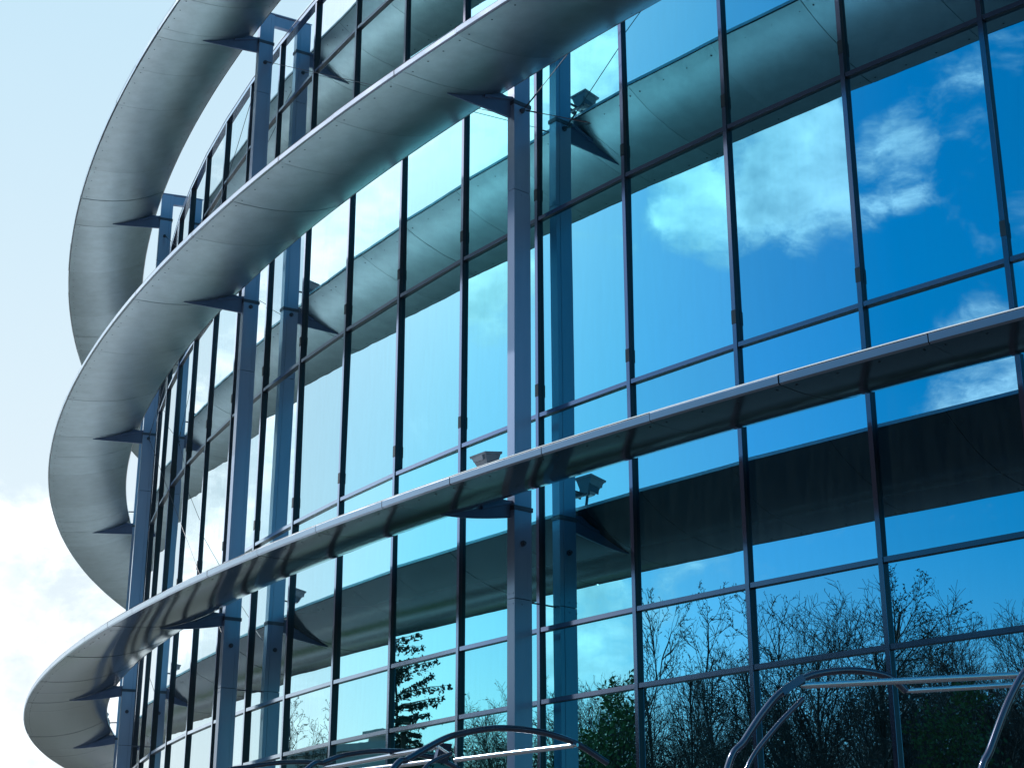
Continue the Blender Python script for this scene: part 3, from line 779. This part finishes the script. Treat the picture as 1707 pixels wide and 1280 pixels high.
def bare_tree(seed, form='round', leaf=True, leafp=0.5, leafs=0.003, lj=0.002, dens=1.0):
    """unit-height bare tree: limbs carry side shoots, shoots carry twigs"""
    rn = random.Random(seed); tm, lm_ = MB(), MB()
    def branch(p, d, L, r, lev, up_):
        ns = (12, max(2, min(10, round(L / 0.026))), max(2, min(7, round(L / 0.020))), max(2, min(4, round(L / 0.016))))[lev]
        jit = (0.07, 0.07, 0.08, 0.09)[lev]
        q, dd = Vector(p), Vector(d)
        for i in range(ns):
            t = (i + 1) / ns
            dd = (dd + Vector((rn.gauss(0, jit), rn.gauss(0, jit), rn.gauss(0, jit * 0.7) + up_ * 0.07))).normalized()
            q2 = q + dd * (L / ns)
            ra = max(r * (1 - 0.85 * i / ns), 0.00060); rb = max(r * (1 - 0.85 * t), 0.00050)
            prism(tm, q, q2, ra, rb, 6 if lev == 0 else (4 if lev < 2 else 3))
            q = q2
            if lev >= 2 and leaf and rn.random() < leafp:
                leafq(lm_, q + Vector((rn.gauss(0, lj), rn.gauss(0, lj), rn.gauss(0, lj))), leafs * (0.6 + 0.8 * rn.random()), rn)
            if lev < 3 and t > (0.30 if lev == 0 else 0.12):
                k = 1 + (rn.random() < 0.55 * dens)
                if lev == 0: k = 2 + (rn.random() < 0.5)
                for _ in range(k):
                    an = rn.random() * 6.283; sp = (0.85 if lev == 0 else 0.75) * (0.65 + 0.6 * rn.random())
                    if lev == 0: sp *= (1.15 - 0.5 * t)
                    u = dd.orthogonal().normalized(); w = dd.cross(u)
                    nd = (dd * math.cos(sp) + (u * math.cos(an) + w * math.sin(an)) * math.sin(sp)).normalized()
                    if lev == 0:
                        env = {'point': 0.34 * (1.22 - t) + 0.03, 'round': 0.40 * math.sqrt(max(0.05, 1.12 - t)), 'slim': 0.22 * math.sqrt(max(0.05, 1.15 - t))}[form]
                        l2 = env * (0.75 + 0.5 * rn.random())
                    else:
                        l2 = L * (0.52, 0.52, 0.50, 0.45)[lev] * (0.6 + 0.6 * rn.random()) * (1.15 - 0.55 * t)
                    branch(q, nd, l2, max(rb * 0.60, 0.0007), lev + 1, 0.9 if lev == 0 else 0.5)
    if form == 'point': branch((0, 0, -0.01), Vector((0.02, 0, 1)), 0.92, 0.018, 0, 0.4)
    elif form == 'slim':
        for k in range(3):
            a = k * 2.1 + rn.random(); branch((0.01 * math.cos(a), 0.01 * math.sin(a), -0.01), Vector((0.20 * math.cos(a), 0.20 * math.sin(a), 1)).normalized(), 0.9, 0.011, 0, 0.3)
    else:
        prism(tm, Vector((0, 0, -0.02)), Vector((0, 0, 0.20)), 0.026, 0.021, 8)
        for k in range(5):
            a = k * 1.26 + rn.random() * 0.5; ln = 0.55 if k else 0.1
            branch((0, 0, 0.19), Vector((ln * math.cos(a), ln * math.sin(a), 1)).normalized(), 0.74, 0.013, 0, 0.35)
    zs = sorted(v[2] for v in tm.v); s = 1 / zs[int(len(zs) * 0.999)]
    tm.v = [(x * s, y * s, z * s) for x, y, z in tm.v]; lm_.v = [(x * s, y * s, z * s) for x, y, z in lm_.v]
    return tm, lm_
def conifer(seed, H):
    rn = random.Random(seed); tm, lm_ = MB(), MB()
    p = Vector((0, 0, -0.1)); n = 18
    axis = [p]
    for i in range(n): axis.append(axis[-1] + Vector((rn.gauss(0, 0.03), rn.gauss(0, 0.03), H / n)))
    tm.tube(axis, [0.24 * (1 - i / (n + 1)) + 0.02 for i in range(n + 1)], 7)
    z = 1.6
    while z < H - 0.3:
        f = z / H; L = (1 - f) ** 0.55 * 5.2 + 0.7
        for k in range(rn.randint(2, 4)):
            z_ = z + rn.gauss(0, 0.18); a = rn.random() * 6.28; l = L * (0.40 + 0.75 * rn.random())
            q = Vector((0, 0, z_)); d = Vector((math.cos(a), math.sin(a), 0.18)); ri = 0.18 + 0.3 * rn.random(); ns = max(4, int(l / 0.3))
            for s in range(ns):
                t = s / ns
                d2 = Vector((d.x, d.y, ri - 0.85 * t + 0.60 * t * t)).normalized()
                q2 = q + d2 * (l / ns); prism(tm, q, q2, 0.035 * (1 - t) + 0.008, 0.035 * (1 - t) + 0.006)
                side = Vector((-d.y, d.x, 0))
                for w in (-1, 1):
                    ll = (0.18 + 0.42 * math.sin(math.pi * min(1, t + 0.18))) * (0.35 + 0.6 * rn.random()) * min(1, l / 1.5)
                    e = q2 + (side * w + d * 0.5 + Vector((0, 0, -0.35 - 0.4 * rn.random()))).normalized() * ll
                    prism(tm, q2, e, 0.01, 0.004)
                    for j in range(15):
                        c = q2.lerp(e, rn.random()) + Vector((rn.gauss(0, 0.045), rn.gauss(0, 0.045), rn.gauss(0, 0.06) - 0.06))
                        leafq(lm_, c, 0.045 + 0.045 * rn.random(), rn)
                q = q2
        z += 0.20 + 0.16 * rn.random()
    return tm, lm_
def tree_thing(name, meshes, leafmat, loc, rz, sc, label, cat, group=None):
    root = empty(name, loc); root.rotation_euler = (0, 0, rz); root.scale = (sc[0], sc[0], sc[1])
    for key, me in meshes:
        o = bpy.data.objects.new(key, me); link(o, root)
    return tag(root, label, cat, group)
def mk(tm, lm_, leafmat):
    out = []
    for key, b, m_ in (('trunk', tm, M['bark']), ('crown', lm_, leafmat)):
        if not b.f: continue
        me = bpy.data.meshes.new(key); me.from_pydata(b.v, [], b.f); me.materials.append(m_); me.update(); out.append((key, me))
    return out
TK = {
 'tall': mk(*bare_tree(11, 'point', leafp=0.8, leafs=0.0034), M['bud']),
 'wide': mk(*bare_tree(23, 'round', leafp=0.25, leafs=0.0028, dens=0.6), M['bud']),
 'slim': mk(*bare_tree(31, 'slim', leafp=0.5, leafs=0.0030), M['bud']),
 'leafy': mk(*bare_tree(47, 'point', leafp=1.0, leafs=0.0085, lj=0.012), M['leaf']),
}
for k_, v_ in TK.items(): print(k_, [len(m_.polygons) for _, m_ in v_])
S_ = EYE
T = [
 # kind, x, y, height, width factor, label
 ('tall', -45.5, 3.4, 17.3, 1.1, 'tall bare budding tree with upright pointed crown across the road'),
 ('wide', -47.5, 8.2, 16.0, 1.1, 'broad bare tree with dense rounded crown of fine twigs across the road'),
 ('slim', -45.5, 13.0, 12.2, 1.3, 'short multi-stemmed sapling with sparse branches beside the broad rounded tree'),
 ('slim', -46.0, 16.2, 16.2, 1.0, 'leaning bare tree with open forked branches between the short sapling and the wispy upright tree'),
 ('slim', -46.5, 19.0, 16.2, 0.8, 'slim upright bare tree with wispy crown beside the leafy bushes'),
 ('wide', -52.0, -5.5, 16.8, 1.0, 'wide bare tree with dark twiggy crown at the southern end of the row'),
 ('tall', -50.0, -11.0, 17.5, 1.0, 'towering bare tree with several upright leaders at the row end'),
 ('leafy', -41.0, 2.6, 10.8, 1.0, 'bushy tree in fresh green leaf in front of the tall bare tree'),
 ('leafy', -42.5, 11.0, 7.0, 1.0, 'round small tree with fresh leaves in front of the broad tree'),
 ('leafy', -44.0, 25.4, 12.2, 1.0, 'green leafing tree standing beside the paved plaza corner'),
 ('leafy', -44.5, 29.6, 10.8, 1.0, 'low spreading tree in young leaf near the conifer'),
 ('leafy', -45.5, 34.8, 12.2, 1.0, 'young leafing tree with thin crown right beside the conifer'),
 ('wide', -55.0, 23.0, 13.0, 1.0, 'bare broad tree standing behind the leafing trees'),
 ('slim', -43.0, 52.8, 12.6, 0.9, 'sparse upright bare tree standing alone before the low flat building'),
 ('slim', -47.0, 58.5, 10.0, 1.0, 'small twiggy tree at the far corner by the low building'),
 ('wide', -58.0, 0.5, 14.6, 1.1, 'bare spreading tree in the back row behind the tall tree'),
 ('wide', -60.0, 12.5, 13.6, 1.1, 'bare spreading tree in the back row behind the sapling'),
]
for i, (kd, x, y, h, w, lb) in enumerate(T):
    tree_thing({'leafy': 'leafy_tree', 'tall': 'bare_tree', 'wide': 'bare_tree', 'slim': 'bare_tree'}[kd], TK[kd], None, (x, y, -0.12), i * 1.9, (h * w, h), lb, 'tree', 'trees across the road')
tree_thing('conifer_tree', mk(*conifer(5, 15.4), M['needle']), None, (-43.6, 40.5, -0.12), 0.4, (1, 1), 'tall dark conifer with drooping layered branches', 'tree')
BK = [(-92, -38, 20), (-94, -26, 22), (-91, -15, 19), (-95, -4, 21), (-92, 7, 20), (-94, 18, 22), (-92, 29, 19), (-95, 40, 20), (-91, 50, 18), (-88, 62, 17), (-60, 33, 11.5), (-61, 42, 10.5)]  # row added to block low sky from the rings; also fills the mirrored mass
BL = ['rounded bare tree at the near end of the far row', 'large bare tree second in the far row', 'lower bare tree third in the far row', 'spreading bare tree fourth in the far row', 'bare tree mid-row behind the broad rounded crown',
      'tallest bare tree of the far row behind the saplings', 'lower bare tree in the far row behind the green leafing trees', 'bare tree in the far row behind the young leafing tree', 'small bare tree in the far row behind the conifer', 'last small bare tree of the far row near the street corner',
      'low rounded bare tree between the conifer and the leafing trees', 'low rounded bare tree just behind the conifer']
for i, (x, y, h) in enumerate(BK):
    tree_thing('bare_tree', TK['wide'], None, (x, y, -0.12), i * 2.3, (h * 1.05, h), BL[i], 'tree', 'trees of the far row')
# undergrowth hedge masses under the trees
def shrub(seed, rx, ry, h, dens):
    rn = random.Random(seed); tm, lm_ = MB(), MB()
    for i in range(60):
        a = rn.random() * 6.28; r = math.sqrt(rn.random())
        b = Vector((math.cos(a) * rx * r, math.sin(a) * ry * r, 0)); e = b + Vector((rn.gauss(0, .4), rn.gauss(0, .4), h * (0.5 + 0.5 * rn.random())))
        prism(tm, b, e, 0.03, 0.008)
        for j in range(dens):
            c = b.lerp(e, 0.15 + 0.85 * rn.random()) + Vector((rn.gauss(0, .22), rn.gauss(0, .22), rn.gauss(0, .18))); leafq(lm_, c, 0.07 + 0.07 * rn.random(), rn)
    return tm, lm_
SH = mk(*shrub(3, 3.2, 1.6, 2.6, 70), M['leaf'])
for i, (x, y, s, lb) in enumerate(((-46, -3, 1.3, 'dense green hedge shrub below the tall bare tree'), (-47, 6, 1.2, 'dense green hedge shrub below the broad bare tree'),
        (-48, 14, 1.1, 'wide green hedge shrub below the multi-stemmed saplings'), (-47, 21, 1.2, 'green hedge shrub under the slim upright tree'),
        (-48, 28, 1.9, 'green hedge shrub between two leafing trees'), (-47, 38, 2.3, 'green hedge shrub behind the conifer'))):
    t_ = tree_thing('hedge_shrub', SH, None, (x, y, -0.12), R(90) + 0.2 * i, (s, s), lb, 'shrub', 'hedge shrubs across the road')

# ------------------------------------------------------------------ low buildings across the road
def low_building(x, y, w, d, h, rz, label, mats, floors, chimney=True):
    root = empty('low_building', (x, y, -0.12)); root.rotation_euler = (0, 0, rz); tag(root, label, 'building')
    mb = MB(); mb.box(-w / 2, w / 2, -d / 2, d / 2, 0, h); mb.build('wall', mats, root)
    mb = MB(); mb.box(-w / 2 - 0.25, w / 2 + 0.25, -d / 2 - 0.25, d / 2 + 0.25, h + 0.003, h + 0.35); rf = mb.build('roof', M['concrete'], root)
    if chimney:
        mb = MB(); mb.box(-0.35, 0.35, -0.35, 0.35, h + 0.353, h + 1.25); mb.box(-0.8, 0.8, -0.8, 0.8, h + 1.253, h + 1.75); mb.build('vent_stack', M['concrete'], rf)
    k = 0
    for fl in range(floors):
        n = int(w / 3)
        for i in range(n):
            xx = -w / 2 + (i + 0.5) * w / n; z = 1.0 + fl * (h / floors)
            for sy in (-1, 1):
                mb = MB(); yy = sy * (d / 2 + 0.03); mb.box(xx - 0.8, xx + 0.8, min(yy, yy - sy * 0.05), max(yy, yy - sy * 0.05), z, z + 1.4)
                f = mb.build('window', M['winglass'], root); k += 1
    return root
M['winglass'] = simple('dark_window', (0.04, 0.06, 0.08), (0.07, 0.09, 0.11), 0.05, 0.0, 2, coat=1)
low_building(-57.5, 52.5, 16, 9, 11.1, R(98), 'low flat-roofed rendered building with a square vent stack', M['render'], 2)
low_building(-62, 74, 20, 10, 9.6, R(120), 'long flat-roofed rendered building at the far street corner', M['render'], 3, False)
print('objects', len(bpy.data.objects))
